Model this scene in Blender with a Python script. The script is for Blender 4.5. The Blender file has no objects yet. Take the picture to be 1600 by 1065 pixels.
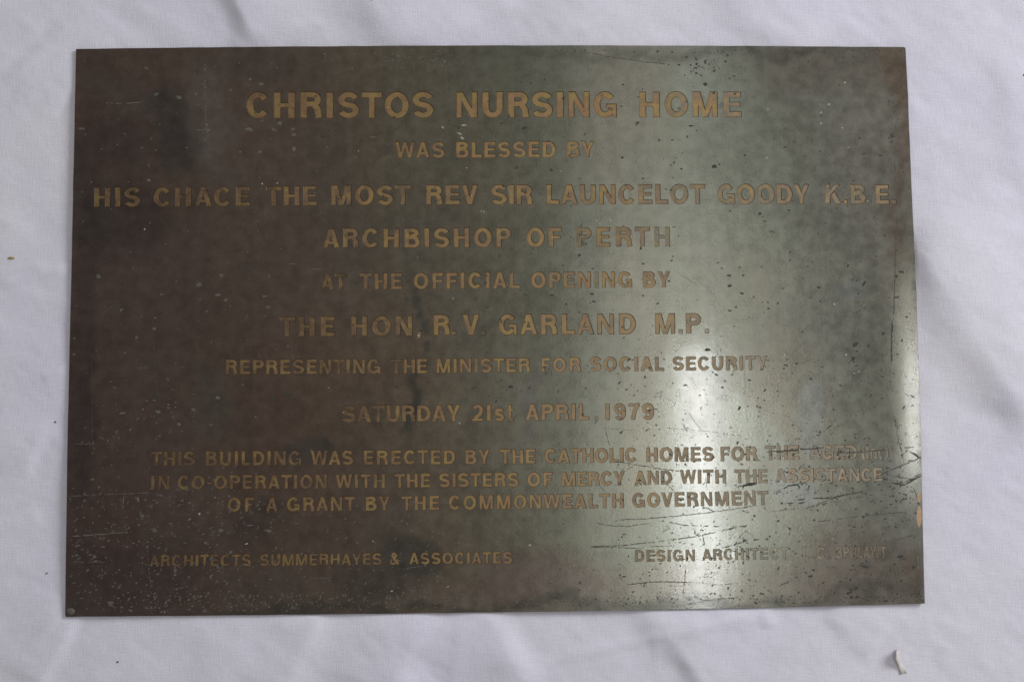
import bpy, math, random
import numpy as np
from mathutils import Vector, Matrix, noise as mnoise
from mathutils.geometry import delaunay_2d_cdt

random.seed(7); rng = np.random.default_rng(11)
sc = bpy.context.scene
col = sc.collection

# ------------------------------------------------------------------ camera
W, H, F = 1600.0, 1065.0, 1760.0
CAM = Vector((-0.00913, -0.07076, 0.79792 + 0.002))
CROT = (0.07335, -0.02418, -0.0103)
cam_d = bpy.data.cameras.new('camera'); cam = bpy.data.objects.new('camera', cam_d); col.objects.link(cam)
cam.location = CAM; cam.rotation_euler = CROT
cam_d.sensor_width = 36.0; cam_d.lens = 36.0 * F / W; cam_d.clip_start = 0.01; cam_d.clip_end = 50
cam_d.dof.use_dof = True; cam_d.dof.focus_distance = 0.80; cam_d.dof.aperture_fstop = 3.5
sc.camera = cam
sc.view_settings.view_transform = 'Standard'; sc.view_settings.look = 'None'
sc.view_settings.exposure = 0.0; sc.view_settings.gamma = 1.0
sc.render.resolution_x = 1024; sc.render.resolution_y = 681

# ------------------------------------------------------------------ room light: dim room, ceiling tube, window wall
world = bpy.data.worlds.new('World'); sc.world = world; world.use_nodes = True
bg = world.node_tree.nodes['Background']
bg.inputs[0].default_value = (1.0, 0.975, 0.96, 1); bg.inputs[1].default_value = 0.27

def area(name, loc, target, sx, sy, power, color):
    l = bpy.data.lights.new(name, 'AREA'); l.shape = 'RECTANGLE'; l.size = sx; l.size_y = sy
    l.energy = power; l.color = color
    o = bpy.data.objects.new(name, l); col.objects.link(o); o.location = loc
    d = Vector(target) - Vector(loc); o.rotation_euler = d.to_track_quat('-Z', 'Y').to_euler()
    return o
area('ceiling_tube', (0.525, -0.20, 2.0), (0.525, -0.20, 0), 0.075, 0.62, 2.8, (0.97, 0.99, 1.0))
area('ceiling_panel', (0.46, 0.24, 2.3), (0.46, 0.24, 0), 0.40, 1.75, 1.9, (0.97, 1.0, 0.95))
area('window', (2.0, 1.15, 1.25), (0, 0, 0), 1.2, 1.0, 43.0, (0.95, 0.955, 1.0))

M3 = cam.rotation_euler.to_matrix()
def P(px, py, z=0.002):
    d = M3 @ Vector(((px - W/2)/F, -(py - H/2)/F, -1.0))
    t = (z - CAM.z)/d.z
    return (CAM.x + d.x*t, CAM.y + d.y*t)
PX = 0.000455                      # metres per photograph pixel on the plaque

# ------------------------------------------------------------------ helpers
def tag(o, label=None, cat=None, kind=None, group=None):
    if label: o['label'] = label
    if cat: o['category'] = cat
    if kind: o['kind'] = kind
    if group: o['group'] = group
    return o
def link(name, me, mat, parent=None):
    o = bpy.data.objects.new(name, me); col.objects.link(o)
    if mat: me.materials.append(mat)
    if parent: o.parent = parent
    return o
def empty(name, loc=(0, 0, 0)):
    o = bpy.data.objects.new(name, None); col.objects.link(o); o.location = loc
    o.empty_display_size = 0.05
    return o

# ------------------------------------------------------------------ materials
class NT:
    def __init__(s, name):
        s.m = bpy.data.materials.new(name); s.m.use_nodes = True
        s.t = s.m.node_tree; s.b = s.t.nodes['Principled BSDF']; s.out = s.t.nodes['Material Output']
    def n(s, typ, **kw):
        nd = s.t.nodes.new(typ)
        for k, v in kw.items():
            if k.startswith('i_'):
                key = k[2:]; nd.inputs[int(key) if key.isdigit() else key].default_value = v
            else: setattr(nd, k, v)
        return nd
    def l(s, a, b): s.t.links.new(a, b)
    def noise(s, vec, scale, detail=4, rough=.55, dist=0.0):
        nd = s.n('ShaderNodeTexNoise'); nd.inputs['Scale'].default_value = scale
        nd.inputs['Detail'].default_value = detail; nd.inputs['Roughness'].default_value = rough
        nd.inputs['Distortion'].default_value = dist
        s.l(vec, nd.inputs['Vector']); return nd.outputs['Fac']
    def rng(s, v, a, b, c=0.0, d=1.0, smooth=False):
        nd = s.n('ShaderNodeMapRange'); nd.interpolation_type = 'SMOOTHSTEP' if smooth else 'LINEAR'
        nd.inputs['From Min'].default_value = a; nd.inputs['From Max'].default_value = b
        nd.inputs['To Min'].default_value = c; nd.inputs['To Max'].default_value = d
        s.l(v, nd.inputs['Value']); return nd.outputs['Result']
    def mix(s, f, a, b, blend='MIX'):
        nd = s.n('ShaderNodeMix'); nd.data_type = 'RGBA'; nd.blend_type = blend
        for x, k in ((f, 0), (a, 6), (b, 7)):
            if hasattr(x, 'is_linked'): s.l(x, nd.inputs[k])
            elif k == 0: nd.inputs[0].default_value = x
            else: nd.inputs[k].default_value = (*x, 1)
        return nd.outputs[2]
    def math(s, op, a, b=None):
        nd = s.n('ShaderNodeMath'); nd.operation = op
        for i, x in enumerate((a, b)):
            if x is None: continue
            if hasattr(x, 'is_linked'): s.l(x, nd.inputs[i])
            else: nd.inputs[i].default_value = x
        return nd.outputs[0]
    def mapping(s, vec, loc=(0, 0, 0), rot=0, scale=(1, 1, 1), typ='POINT'):
        nd = s.n('ShaderNodeMapping'); nd.vector_type = typ
        nd.inputs['Location'].default_value = loc; nd.inputs['Rotation'].default_value = (0, 0, rot)
        nd.inputs['Scale'].default_value = scale; s.l(vec, nd.inputs['Vector']); return nd.outputs[0]

# tarnish with a shape of its own: px, py, rx, ry, angle, strength, colour, softness
STAINS = [
    (1120, 120, 70, 55, 5, .50, (.27, .285, .24), .6),
    (1090, 330, 130, 190, 0, .35, (.26, .26, .205), .8),
    (1290, 105, 150, 50, 0, .42, (.135, .105, .085), .7),
    (1390, 120, 17, 60, -4, .60, (.17, .105, .065), .6),
    (1412, 260, 12, 180, -2, .55, (.15, .10, .075), .6),
    (1140, 930, 420, 55, 0, .55, (.185, .150, .125), .7),
    (1330, 890, 110, 70, 0, .65, (.150, .118, .098), .7),
    (1427, 900, 10, 50, -3, .45, (.17, .115, .08), .6),
    (840, 905, 110, 45, 0, .50, (.120, .085, .075), .7),
    (1266, 655, 22, 62, -2, .35, (.23, .245, .25), .3),
    (1322, 447, 34, 15, 14, .35, (.22, .235, .24), .3),
    (1236, 768, 34, 26, -4, .35, (.23, .25, .26), .3),
    (1192, 672, 24, 60, 28, .35, (.26, .28, .25), .25),
    (1300, 520, 60, 60, 0, .30, (.15, .145, .13), .8),
    (160, 120, 60, 45, -20, .45, (.062, .046, .032), .5),
    (283, 236, 37, 52, 10, .72, (.042, .036, .031), .38),
    (262, 175, 34, 52, 25, .7, (.044, .036, .032), .40),
    (190, 225, 40, 58, 30, .50, (.043, .034, .032), .5),
    (185, 345, 62, 56, -10, .8, (.042, .029, .026), .35),
    (130, 300, 26, 120, 0, .45, (.040, .032, .030), .5),
    (125, 560, 22, 260, 0, .55, (.042, .026, .024), .6),
    (140, 660, 14, 110, 0, .55, (.032, .017, .017), .4),
    (200, 900, 120, 60, 0, .50, (.045, .026, .022), .6),
    (190, 150, 60, 22, -12, .30, (.10, .095, .09), .6),
    (330, 190, 36, 90, 12, .55, (.15, .135, .125), .5),
    (657, 500, 9, 58, 4, .85, (.060, .060, .052), .35),
    (647, 640, 9, 42, -10, .9, (.045, .046, .043), .30),
    (652, 575, 8, 36, -14, .7, (.060, .056, .048), .35),
    (640, 855, 46, 30, -8, .65, (.036, .035, .030), .30),
    (585, 905, 60, 34, 10, .45, (.042, .036, .032), .5),
    (478, 706, 36, 20, 12, .60, (.045, .045, .042), .35),
    (395, 820, 40, 34, 20, .45, (.050, .036, .033), .5),
    (330, 620, 26, 60, 0, .35, (.070, .078, .074), .5),
    (245, 430, 150, 120, 0, .30, (.085, .062, .052), .8),
    (420, 100, 90, 30, 0, .35, (.070, .062, .055), .6),
    (830, 640, 22, 90, -14, .30, (.14, .13, .135), .5),
    (700, 420, 60, 140, 8, .25, (.13, .13, .11), .8),
    (770, 948, 690, 9, .65, .60, (.040, .042, .034), .6),
    (1100, 78, 330, 7, 0, .55, (.07, .065, .05), .7),
    (1398, 770, 40, 80, 0, .35, (.20, .20, .19), .6),
]

RAMP_X = [0.0, .12, .30, .42, .55, .68, .80, 1.0]  # plate tone left to right: brown tarnish plus the dim left reflection painted in
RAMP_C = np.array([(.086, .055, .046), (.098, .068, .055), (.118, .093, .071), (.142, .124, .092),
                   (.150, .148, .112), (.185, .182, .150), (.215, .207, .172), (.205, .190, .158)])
def grid_noise(X, Y, freq, seed, oct_=3, fall=.5):
    r = np.random.default_rng(seed); out = np.zeros_like(X); amp = 1.0; tot = 0
    for o in range(oct_):
        g = r.uniform(-1, 1, (64, 64)); u = (X*freq*2**o + 311.7) % 63; w = (Y*freq*2**o + 173.3) % 63
        i = u.astype(int); j = w.astype(int); fu = u-i; fw = w-j; fu = fu*fu*(3-2*fu); fw = fw*fw*(3-2*fw)
        out += amp*((g[i, j]*(1-fu)+g[i+1, j]*fu)*(1-fw)+(g[i, j+1]*(1-fu)+g[i+1, j+1]*fu)*fw); tot += amp; amp *= fall
    return out/tot*1.8
def sstep(x, a, b):
    t = np.clip((x-a)/(b-a), 0, 1); return t*t*(3-2*t)
def tarnish(X, Y):
    X = np.asarray(X, float); Y = np.asarray(Y, float)
    WX = X + .008*grid_noise(X, Y, 30, 5, 4, .6); WY = Y + .008*grid_noise(X, Y, 30, 6, 4, .6)
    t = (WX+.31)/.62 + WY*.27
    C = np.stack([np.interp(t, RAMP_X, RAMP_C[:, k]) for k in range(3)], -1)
    def mixin(m, colr):
        nonlocal C
        C = C*(1-m[..., None]) + np.array(colr)*m[..., None]
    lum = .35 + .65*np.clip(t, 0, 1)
    m = .38*sstep(grid_noise(X*1.6, Y*.7, 7, 7, 3), .0, .9); C = C*(1-m[..., None]) + C*np.array((1.05, .84, .70))*m[..., None]
    m = .30*sstep(grid_noise(X*1.5, Y*.7, 8, 8, 3), .0, .9); C = C*(1-m[..., None]) + C*np.array((.90, 1.03, .98))*m[..., None]
    C = C*(1 + .05*grid_noise(WX, WY, 14, 9, 5, .62))[..., None]*(1 - .07*sstep(grid_noise(WX + Y*.4, WY - X*.3, 11, 10, 5, .6), .15, .5))[..., None]
    for (px, py, rx, ry, dg, st, co, so) in STAINS:
        so = so*.75
        cx, cy = P(px, py); a = math.radians(dg); ca, sa = math.cos(a), math.sin(a)
        dx, dy = WX-cx, WY-cy; u = (dx*ca + dy*sa)/(rx*PX); w = (-dx*sa + dy*ca)/(ry*PX)
        mixin(st*(1-sstep(np.hypot(u, w), 1-so, 1+so)), co)
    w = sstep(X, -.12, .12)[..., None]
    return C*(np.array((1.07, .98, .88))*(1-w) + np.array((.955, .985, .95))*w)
def tarnish_attr(me):
    vc = np.empty(len(me.vertices)*3, dtype=np.float32); me.vertices.foreach_get('co', vc); vc = vc.reshape(-1, 3)
    C = tarnish(vc[:, 0], vc[:, 1]); a = me.attributes.new('tarnish', 'FLOAT_COLOR', 'POINT')
    a.data.foreach_set('color', np.concatenate([C, np.ones((len(C), 1))], 1).astype(np.float32).ravel())

def plate_material():
    T = NT('tarnished_brass')
    tc = T.n('ShaderNodeTexCoord'); vec = tc.outputs['Object']
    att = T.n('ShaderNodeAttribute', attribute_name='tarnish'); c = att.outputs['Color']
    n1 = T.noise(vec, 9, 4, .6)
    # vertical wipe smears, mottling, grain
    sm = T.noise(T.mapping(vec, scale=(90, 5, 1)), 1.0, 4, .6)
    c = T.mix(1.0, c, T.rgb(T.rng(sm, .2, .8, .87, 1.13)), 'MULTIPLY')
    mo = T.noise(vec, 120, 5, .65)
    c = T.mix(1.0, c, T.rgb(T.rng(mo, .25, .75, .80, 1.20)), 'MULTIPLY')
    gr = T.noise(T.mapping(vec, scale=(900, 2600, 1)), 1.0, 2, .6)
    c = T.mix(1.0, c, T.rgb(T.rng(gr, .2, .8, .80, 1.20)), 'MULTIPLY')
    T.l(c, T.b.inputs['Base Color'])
    T.b.inputs['Metallic'].default_value = .80
    ro = T.math('ADD', T.rng(mo, .3, .7, .24, .31), T.rng(n1, .3, .7, -.03, .04))
    T.l(ro, T.b.inputs['Roughness'])
    T.b.inputs['Anisotropic'].default_value = .3
    T.b.inputs['Specular IOR Level'].default_value = .8
    tg = T.n('ShaderNodeTangent'); tg.direction_type = 'UV_MAP'; tg.uv_map = 'UVMap'
    T.l(tg.outputs[0], T.b.inputs['Tangent'])
    T.b.inputs['Anisotropic Rotation'].default_value = 0.25
    # brushed relief (grain runs left to right) plus slow waviness
    g2 = T.noise(T.mapping(vec, scale=(60, 1500, 1)), 1.0, 3, .6)
    g3 = T.noise(vec, 700, 3, .6)
    g4 = T.noise(vec, 22, 2, .5)
    hs = T.math('ADD', T.math('ADD', T.math('MULTIPLY', g2, .5), T.math('MULTIPLY', g3, 1.0)), T.math('MULTIPLY', g4, 3.0))
    bp = T.n('ShaderNodeBump'); bp.inputs['Strength'].default_value = 1.0; bp.inputs['Distance'].default_value = .00004
    T.l(hs, bp.inputs['Height']); T.l(bp.outputs[0], T.b.inputs['Normal'])
    # worn lacquer: a thin, sharper coat
    T.l(T.math('MULTIPLY', T.rng(mo, .3, .7, .55, 1.0), T.rng(n1, .35, .65, .8, 1.0)), T.b.inputs['Coat Weight'])
    T.b.inputs['Coat Roughness'].default_value = .085; T.b.inputs['Coat IOR'].default_value = 1.6
    hc = T.math('ADD', T.math('MULTIPLY', g2, .6), T.math('ADD', T.math('MULTIPLY', g3, .6), T.math('MULTIPLY', g4, 6.0)))
    b2 = T.n('ShaderNodeBump'); b2.inputs['Strength'].default_value = 1.0; b2.inputs['Distance'].default_value = .000025
    T.l(hc, b2.inputs['Height']); T.l(b2.outputs[0], T.b.inputs['Coat Normal'])
    return T.m
def _rgb(s, v):
    nd = s.n('ShaderNodeCombineColor')
    for i in range(3): s.l(v, nd.inputs[i])
    return nd.outputs[0]
NT.rgb = _rgb

def letter_material(name, rim=False):
    T = NT(name)
    tc = T.n('ShaderNodeTexCoord'); vec = tc.outputs['Object']
    at = T.n('ShaderNodeAttribute', attribute_name='wear'); f = at.outputs['Fac']
    n1 = T.noise(vec, 75, 4, .6); n2 = T.noise(T.mapping(vec, (5, 2, 0)), 240, 4, .65); n3 = T.noise(T.mapping(vec, (1, 7, 0)), 30, 3)
    gold = T.mix(T.rng(n1, .40, .62, 0, 1, True), (.335, .20, .092), (.37, .25, .090))
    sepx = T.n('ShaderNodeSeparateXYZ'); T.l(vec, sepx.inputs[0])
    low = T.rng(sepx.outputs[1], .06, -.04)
    gold = T.mix(T.math('MULTIPLY', low, T.rng(sepx.outputs[0], .0, .20)), gold, (.42, .325, .215))  # paler gold at the lower right paints in the bright highlight there
    old = T.n('ShaderNodeAttribute', attribute_name='tarnish').outputs['Color']
    k = T.math('ADD', f, T.rng(n1, .3, .7, -.20, .20)); k = T.math('ADD', k, T.rng(n2, .3, .7, -.2, .2))
    k = T.rng(k, .0, .80, .08, .90)
    # letter colour darkened towards the left, painting in the dim side of the plate
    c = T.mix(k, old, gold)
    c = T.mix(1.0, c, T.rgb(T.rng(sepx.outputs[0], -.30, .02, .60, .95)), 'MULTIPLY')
    if rim: c = T.mix(1.0, c, T.mix(T.rng(f, 0, .5), (.70, .64, .60), (.34, .27, .22)), 'MULTIPLY')
    c = T.mix(1.0, c, T.rgb(T.rng(n2, .25, .75, .80, 1.20)), 'MULTIPLY')
    T.l(c, T.b.inputs['Base Color'])
    keep = T.rng(f, .0, .55, 0, 1, True)
    T.l(T.rng(keep, 0, 1, .78, .35), T.b.inputs['Metallic'])
    T.l(T.math('ADD', T.rng(keep, 0, 1, .26, .45), T.rng(n2, .3, .7, -.04, .10)), T.b.inputs['Roughness'])
    bp = T.n('ShaderNodeBump'); bp.inputs['Distance'].default_value = .00008; bp.inputs['Strength'].default_value = 1.0
    T.l(T.noise(vec, 900, 3, .6), bp.inputs['Height']); T.l(bp.outputs[0], T.b.inputs['Normal'])
    return T.m

def simple(name, colr, rough=.7, metal=0.0, var=.3, scale=300):
    T = NT(name); tc = T.n('ShaderNodeTexCoord'); n = T.noise(tc.outputs['Object'], scale, 4, .6)
    c = T.mix(1.0, colr, T.rgb(T.rng(n, .25, .75, 1 - var, 1 + var)), 'MULTIPLY')
    T.l(c, T.b.inputs['Base Color']); T.b.inputs['Roughness'].default_value = rough; T.b.inputs['Metallic'].default_value = metal
    return T.m

def cloth_material():
    T = NT('white_cotton'); tc = T.n('ShaderNodeTexCoord'); vec = tc.outputs['Object']
    n0 = T.noise(vec, 5, 3); n1 = T.noise(vec, 60, 4, .6)
    tx = T.noise(T.mapping(vec, rot=.03, scale=(90, 1500, 1)), 1.0, 3, .6)
    ty = T.noise(T.mapping(vec, rot=.03, scale=(1500, 90, 1)), 1.0, 3, .6)
    fz = T.noise(vec, 900, 3, .7)
    c = T.mix(T.rng(n0, .35, .65), (.785, .77, .875), (.82, .80, .865))
    c = T.mix(1.0, c, T.rgb(T.rng(n1, .3, .7, .975, 1.02)), 'MULTIPLY')
    th = T.math('ADD', T.math('ADD', tx, ty), T.math('MULTIPLY', fz, .6))
    c = T.mix(1.0, c, T.rgb(T.rng(th, .9, 1.7, .90, 1.07)), 'MULTIPLY')
    T.l(c, T.b.inputs['Base Color']); T.b.inputs['Roughness'].default_value = .95
    T.b.inputs['Specular IOR Level'].default_value = .1
    T.b.inputs['Sheen Weight'].default_value = .15
    wr = T.noise(T.mapping(vec, rot=.5, scale=(14, 40, 1)), 1.0, 4, .55)
    b1 = T.n('ShaderNodeBump'); b1.inputs['Distance'].default_value = .0009; b1.inputs['Strength'].default_value = .55; T.l(wr, b1.inputs['Height'])
    b2 = T.n('ShaderNodeBump'); b2.inputs['Distance'].default_value = .00022; b2.inputs['Strength'].default_value = .9
    T.l(th, b2.inputs['Height']); T.l(b1.outputs[0], b2.inputs['Normal']); T.l(b2.outputs[0], T.b.inputs['Normal'])
    return T.m

MAT_PLATE = plate_material()
MAT_LETTER = letter_material('worn_gilt_letter')
MAT_RIM = letter_material('dark_etched_edge', True)
MAT_PIT = simple('dark_corrosion', (.042, .041, .034), .7)
MAT_SCR_D = simple('grimy_scratch', (.058, .054, .046), .6)
MAT_SCR_L = simple('bright_scratch', (.20, .19, .165), .45, .4)
MAT_SPECK = simple('pale_mineral_deposit', (.122, .112, .094), .8, 0, .45)
MAT_SPECK2 = simple('bright_mineral_deposit', (.38, .38, .34), .7, 0, .3)
MAT_EDGE = simple('dark_brass_edge', (.085, .065, .045), .5, .6)
MAT_BARE = simple('bare_brass', (.50, .335, .20), .45, .5, .2, 500)
MAT_BLOB = simple('grey_solder_blob', (.13, .12, .10), .6, .3, .3, 600)
MAT_CLOTH = cloth_material()
MAT_SCRAP = simple('cream_scrap', (.66, .62, .585), .8, 0, .12, 400)
MAT_CRUMB = simple('mustard_crumb', (.42, .31, .14), .8, 0, .3, 900)
MAT_LINT = simple('dark_lint', (.09, .09, .10), .9, 0, .3, 900)

# ------------------------------------------------------------------ plate shape
def bend(x, y):
    z = .00025*mnoise.noise(Vector((x*7, y*7, 3.3)))
    # right edge is knocked slightly upwards along its middle stretch
    x0 = .2845 + .05*max(0.0, -y - .10)
    if x > x0 - .03:
        f = 1/(1 + math.exp(-(.050 - y)/.016)) * 1/(1 + math.exp(-(y + .135)/.014))
        z += .122*.0035*math.log(1 + math.exp((x - x0)/.0035))*f
    return z
TOP = .0020; DEPTH = .00042
OUT = [(119, 77), (270, 75), (440, 73.2), (600, 72.0), (760, 71.4), (920, 71.3), (1080, 71.8), (1250, 72.8), (1413, 74), (1414.6, 76), (1418.5, 150),
       (1427, 366), (1432, 520), (1437.5, 700), (1441.5, 830), (1445, 942), (1250, 947), (1050, 951.6), (910, 953.8), (775, 955.6), (525, 958.6), (300, 961), (102.6, 962.6), (102, 960),
       (105.2, 716), (109, 540), (113, 366), (116.5, 200)]
outline = []
op = [P(*p) for p in OUT]
for i, a in enumerate(op):
    b = op[(i + 1) % len(op)]; n = max(1, int(math.dist(a, b)/.012))
    for k in range(n):
        t = k/n; x = a[0] + (b[0]-a[0])*t; y = a[1] + (b[1]-a[1])*t
        if k or n > 1:
            x += .0003*mnoise.noise(Vector((x*130, y*130, 1))); y += .00025*mnoise.noise(Vector((x*90, y*90, 5)))
        outline.append((x, y))
area2 = sum(outline[i][0]*outline[(i+1) % len(outline)][1] - outline[(i+1) % len(outline)][0]*outline[i][1] for i in range(len(outline)))
if area2 < 0: outline.reverse()

# ------------------------------------------------------------------ letter shapes (cap height 1, strokes as convex pieces and ribbons)
S, TH = .268, .228
def arc(cx, cy, rx, ry, a0, a1, n=None):
    n = n or max(4, int(abs(a1 - a0)/15))
    return [(cx + rx*math.cos(math.radians(a0 + (a1-a0)*i/n)), cy + ry*math.sin(math.radians(a0 + (a1-a0)*i/n))) for i in range(n+1)]
def R_(x0, y0, x1, y1): return ('P', [(x0, y0), (x1, y0), (x1, y1), (x0, y1)])
def Q(*p): return ('P', list(p))
def L_(pts): return ('R', pts)
h = S/2; v = TH/2; YT = 1.012 - v; YB = -.012 + v
def oval(w, y0=0.0, y1=1.0):
    cx, cy = w/2, (y0+y1)/2; rx = w/2 - h; ry = (y1-y0)/2 + .012 - v
    return [L_(arc(cx, cy, rx, ry, 85, 275)), L_(arc(cx, cy, rx, ry, -95, 95))]
def ess(w, hgt=1.0, k=1.0):
    rx = w/2 - h; cx = w/2; yt = hgt + .012 - v*k; yb = -.012 + v*k; ym = (yt+yb)/2
    a = arc(cx, (yt+ym)/2, rx, (yt-ym)/2, 12, 235, 14)
    b = arc(cx, (yb+ym)/2, rx, (ym-yb)/2, 55, -168, 14)
    return [L_(a + b)]
G = {}
G['A'] = (.88, .1, .1, [Q((0, 0), (.255, 0), (.575, 1), (.31, 1)), Q((.88, 0), (.57, 1), (.305, 1), (.625, 0)), R_(.2, .19, .68, .375)])
G['B'] = (.80, 1, .6, [R_(0, 0, S, 1), L_([(.1, 1-v), (.43, 1-v)] + arc(.43, .75, .75-.43-h, .25-v, 80, -90, 9) + [(.1, .5)]),
                       L_([(.1, .515), (.46, .515)] + arc(.46, .308, .80-.46-h, .207, 80, -90, 9) + [(.1, v)])])
G['C'] = (.87, .6, .5, [L_(arc(.435, .5, .435-h, .512-v, 33, 327, 22))])
G['D'] = (.82, 1, .6, [R_(0, 0, S, 1), L_([(.1, 1-v), (.38, 1-v)] + arc(.38, .5, .82-.38-h, .5-v, 82, -90, 14) + [(.1, v)])])
G['E'] = (.71, 1, .7, [R_(0, 0, S, 1), R_(.1, 1-TH, .70, 1), R_(.1, .42, .66, .60), R_(.1, 0, .71, TH)])
G['F'] = (.67, 1, .4, [R_(0, 0, S, 1), R_(.1, 1-TH, .67, 1), R_(.1, .40, .61, .58)])
G['G'] = (.89, .6, .9, [L_(arc(.435, .5, .435-h, .512-v, 33, 330, 22)), R_(.48, .36, .89, .53), R_(.72, 0, .89, .5)])
G['H'] = (.80, 1, 1, [R_(0, 0, S, 1), R_(.80-S, 0, .80, 1), R_(.1, .415, .7, .60)])
G['I'] = (.275, 1, 1, [R_(0, 0, .275, 1)])
G['1'] = (.275, 1, 1, [R_(0, 0, .275, 1)])
G['J'] = (.64, .6, 1, [L_(arc(.32, .32, .2, .22, 190, 350, 10) + [(.52, .4), (.52, 1)])])
G['K'] = (.86, 1, .2, [R_(0, 0, S, 1), Q((.12, .28), (.80, 1), (.50, 1), (.12, .60)), Q((.32, .46), (.55, 0), (.86, 0), (.50, .64))])
G['L'] = (.65, 1, .3, [R_(0, 0, S, 1), R_(.1, 0, .65, TH)])
G['M'] = (.97, 1, 1, [R_(0, 0, .225, 1), R_(.745, 0, .97, 1), Q((0, 1), (.375, 0), (.57, 0), (.31, 1)), Q((.97, 1), (.66, 1), (.40, 0), (.595, 0))])
G['N'] = (.81, 1, 1, [R_(0, 0, .225, 1), R_(.585, 0, .81, 1), Q((0, 1), (.55, 0), (.81, 0), (.26, 1))])
G['O'] = (.93, .6, .6, oval(.93))
G['P'] = (.76, 1, .4, [R_(0, 0, S, 1), L_([(.1, 1-v), (.45, 1-v)] + arc(.45, .695, .76-.45-h, .305-v, 80, -90, 10) + [(.1, .49)])])
G['R'] = (.81, 1, .6, [R_(0, 0, S, 1), L_([(.1, 1-v), (.46, 1-v)] + arc(.46, .715, .78-.46-h, .285-v, 80, -90, 10) + [(.1, .532)]),
                       L_([(.45, .47), (.58, .44), (.645, .34), (.66, .2), (.69, 0)])])
G['S'] = (.80, .6, .6, ess(.80))
G['T'] = (.78, .2, .2, [R_(0, 1-TH, .78, 1), R_(.27, 0, .51, .95)])
G['U'] = (.80, 1, 1, [L_([(h, 1)] + arc(.4, .40, .4-h, .412-v, 180, 360, 12) + [(.8-h, 1)])])
G['V'] = (.82, .1, .1, [Q((0, 1), (.285, 0), (.53, 0), (.265, 1)), Q((.82, 1), (.555, 1), (.29, 0), (.535, 0))])
G['W'] = (1.20, .1, .1, [Q((0, 1), (.215, 0), (.44, 0), (.25, 1)), Q((.245, 0), (.49, 1), (.70, 1), (.44, 0)), Q((.50, 1), (.76, 0), (.955, 0), (.71, 1)), Q((.76, 0), (.985, 0), (1.20, 1), (.95, 1))])
G['Y'] = (.82, .1, .1, [Q((0, 1), (.29, .36), (.50, .36), (.28, 1)), Q((.82, 1), (.54, 1), (.32, .36), (.53, .36)), R_(.29, 0, .53, .5)])
G['2'] = (.70, .6, .6, [L_(arc(.35, .70, .35-h, .312-v, 172, -18, 12) + [(.50, .44), (.17, .16)]), R_(0, 0, .70, .19)])
G['7'] = (.70, .4, .3, [R_(0, .81, .70, 1), L_([(.57, .9), (.42, .62), (.32, .3), (.28, 0)])])
G['9'] = (.72, .6, .6, [L_(arc(.34, .67, .34-h+.01, .343-v, 60, 300, 14)), L_(arc(.34, .67, .36-h+.02, .343-v, -70, 70, 8)), L_([(.60, .70), (.60, .42)] + arc(.36, .34, .24, .25, 0, -150, 9))])
G['s'] = (.62, .6, .6, ess(.62, .74, .8))
G['t'] = (.44, .3, .3, [R_(.10, .04, .32, .96), R_(0, .60, .44, .74), R_(.16, 0, .44, .15)])
G['n'] = (.60, 1, 1, [R_(0, 0, .2, .74), L_([(.1, .5)] + arc(.30, .44, .2, .21, 150, 0, 8) + [(.5, 0)])])
G['c'] = (.58, .6, .5, [L_(arc(.29, .37, .19, .29, 40, 320, 14))])
G['('] = (.32, .6, .6, [L_(arc(.75, .42, .62, .75, 138, 222, 10))])
G[')'] = (.32, .6, .6, [L_(arc(-.43, .42, .62, .75, 42, -42, 10))])
G['.'] = (.22, .8, .8, [R_(0, 0, .22, .22)])
G[','] = (.22, .8, .8, [R_(0, 0, .22, .22), Q((.02, -.20), (.12, -.20), (.22, .03), (.08, .03))])
G['-'] = (.36, .8, .8, [R_(0, .33, .36, .50)])
G['&'] = (.90, .6, .3, [L_(arc(.38, .77, .15, .16, 250, 610-180-20, 12)), L_(arc(.38, .77, .15, .16, 40, 310-10, 14)), L_([(.50, .62), (.26, .48)]), L_([(.27, .70), (.48, .36), (.80, 0.02)]),
                        L_(arc(.32, .28, .22, .20, 110, 300, 12) + [(.55, .20), (.74, .46)])])

def ribbon(pts, inset):
    n = len(pts); pts = [Vector(p) for p in pts]
    dirs = [(pts[i+1]-pts[i]).normalized() for i in range(n-1)]
    if inset:
        pts[0] = pts[0] + dirs[0]*inset; pts[-1] = pts[-1] - dirs[-1]*inset
    Lf, Rt = [], []
    for i in range(n):
        if i == 0: nn = Vector((-dirs[0].y, dirs[0].x)); k = 1
        elif i == n-1: nn = Vector((-dirs[-1].y, dirs[-1].x)); k = 1
        else:
            a = Vector((-dirs[i-1].y, dirs[i-1].x)); b = Vector((-dirs[i].y, dirs[i].x))
            nn = (a+b).normalized(); k = min(1.25, 1/max(.4, nn.dot(a)))
        w = (h*abs(nn.x)**1.5 + v*abs(nn.y)**1.5)/(abs(nn.x)**1.5 + abs(nn.y)**1.5) - inset
        Lf.append(pts[i] + nn*w*k); Rt.append(pts[i] - nn*w*k)
    quads = []
    for i in range(n-1):
        quads.append([Rt[i], Rt[i+1], Lf[i+1], Lf[i]])
    return [[(p.x, p.y) for p in Rt] + [(p.x, p.y) for p in reversed(Lf)]]
def convex_inset(poly, d):
    n = len(poly); A = sum(poly[i][0]*poly[(i+1) % n][1]-poly[(i+1) % n][0]*poly[i][1] for i in range(n))
    if A < 0: poly = poly[::-1]
    if not d: return [poly]
    out = []
    P_ = [Vector(p) for p in poly]
    for i in range(n):
        a, b, c = P_[i-1], P_[i], P_[(i+1) % n]
        e1 = (b-a).normalized(); e2 = (c-b).normalized()
        n1 = Vector((-e1.y, e1.x)); n2 = Vector((-e2.y, e2.x))
        m = n1 + n2; m = m/m.length_squared*2
        out.append(tuple(b + m*d))
    return [out]

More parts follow.
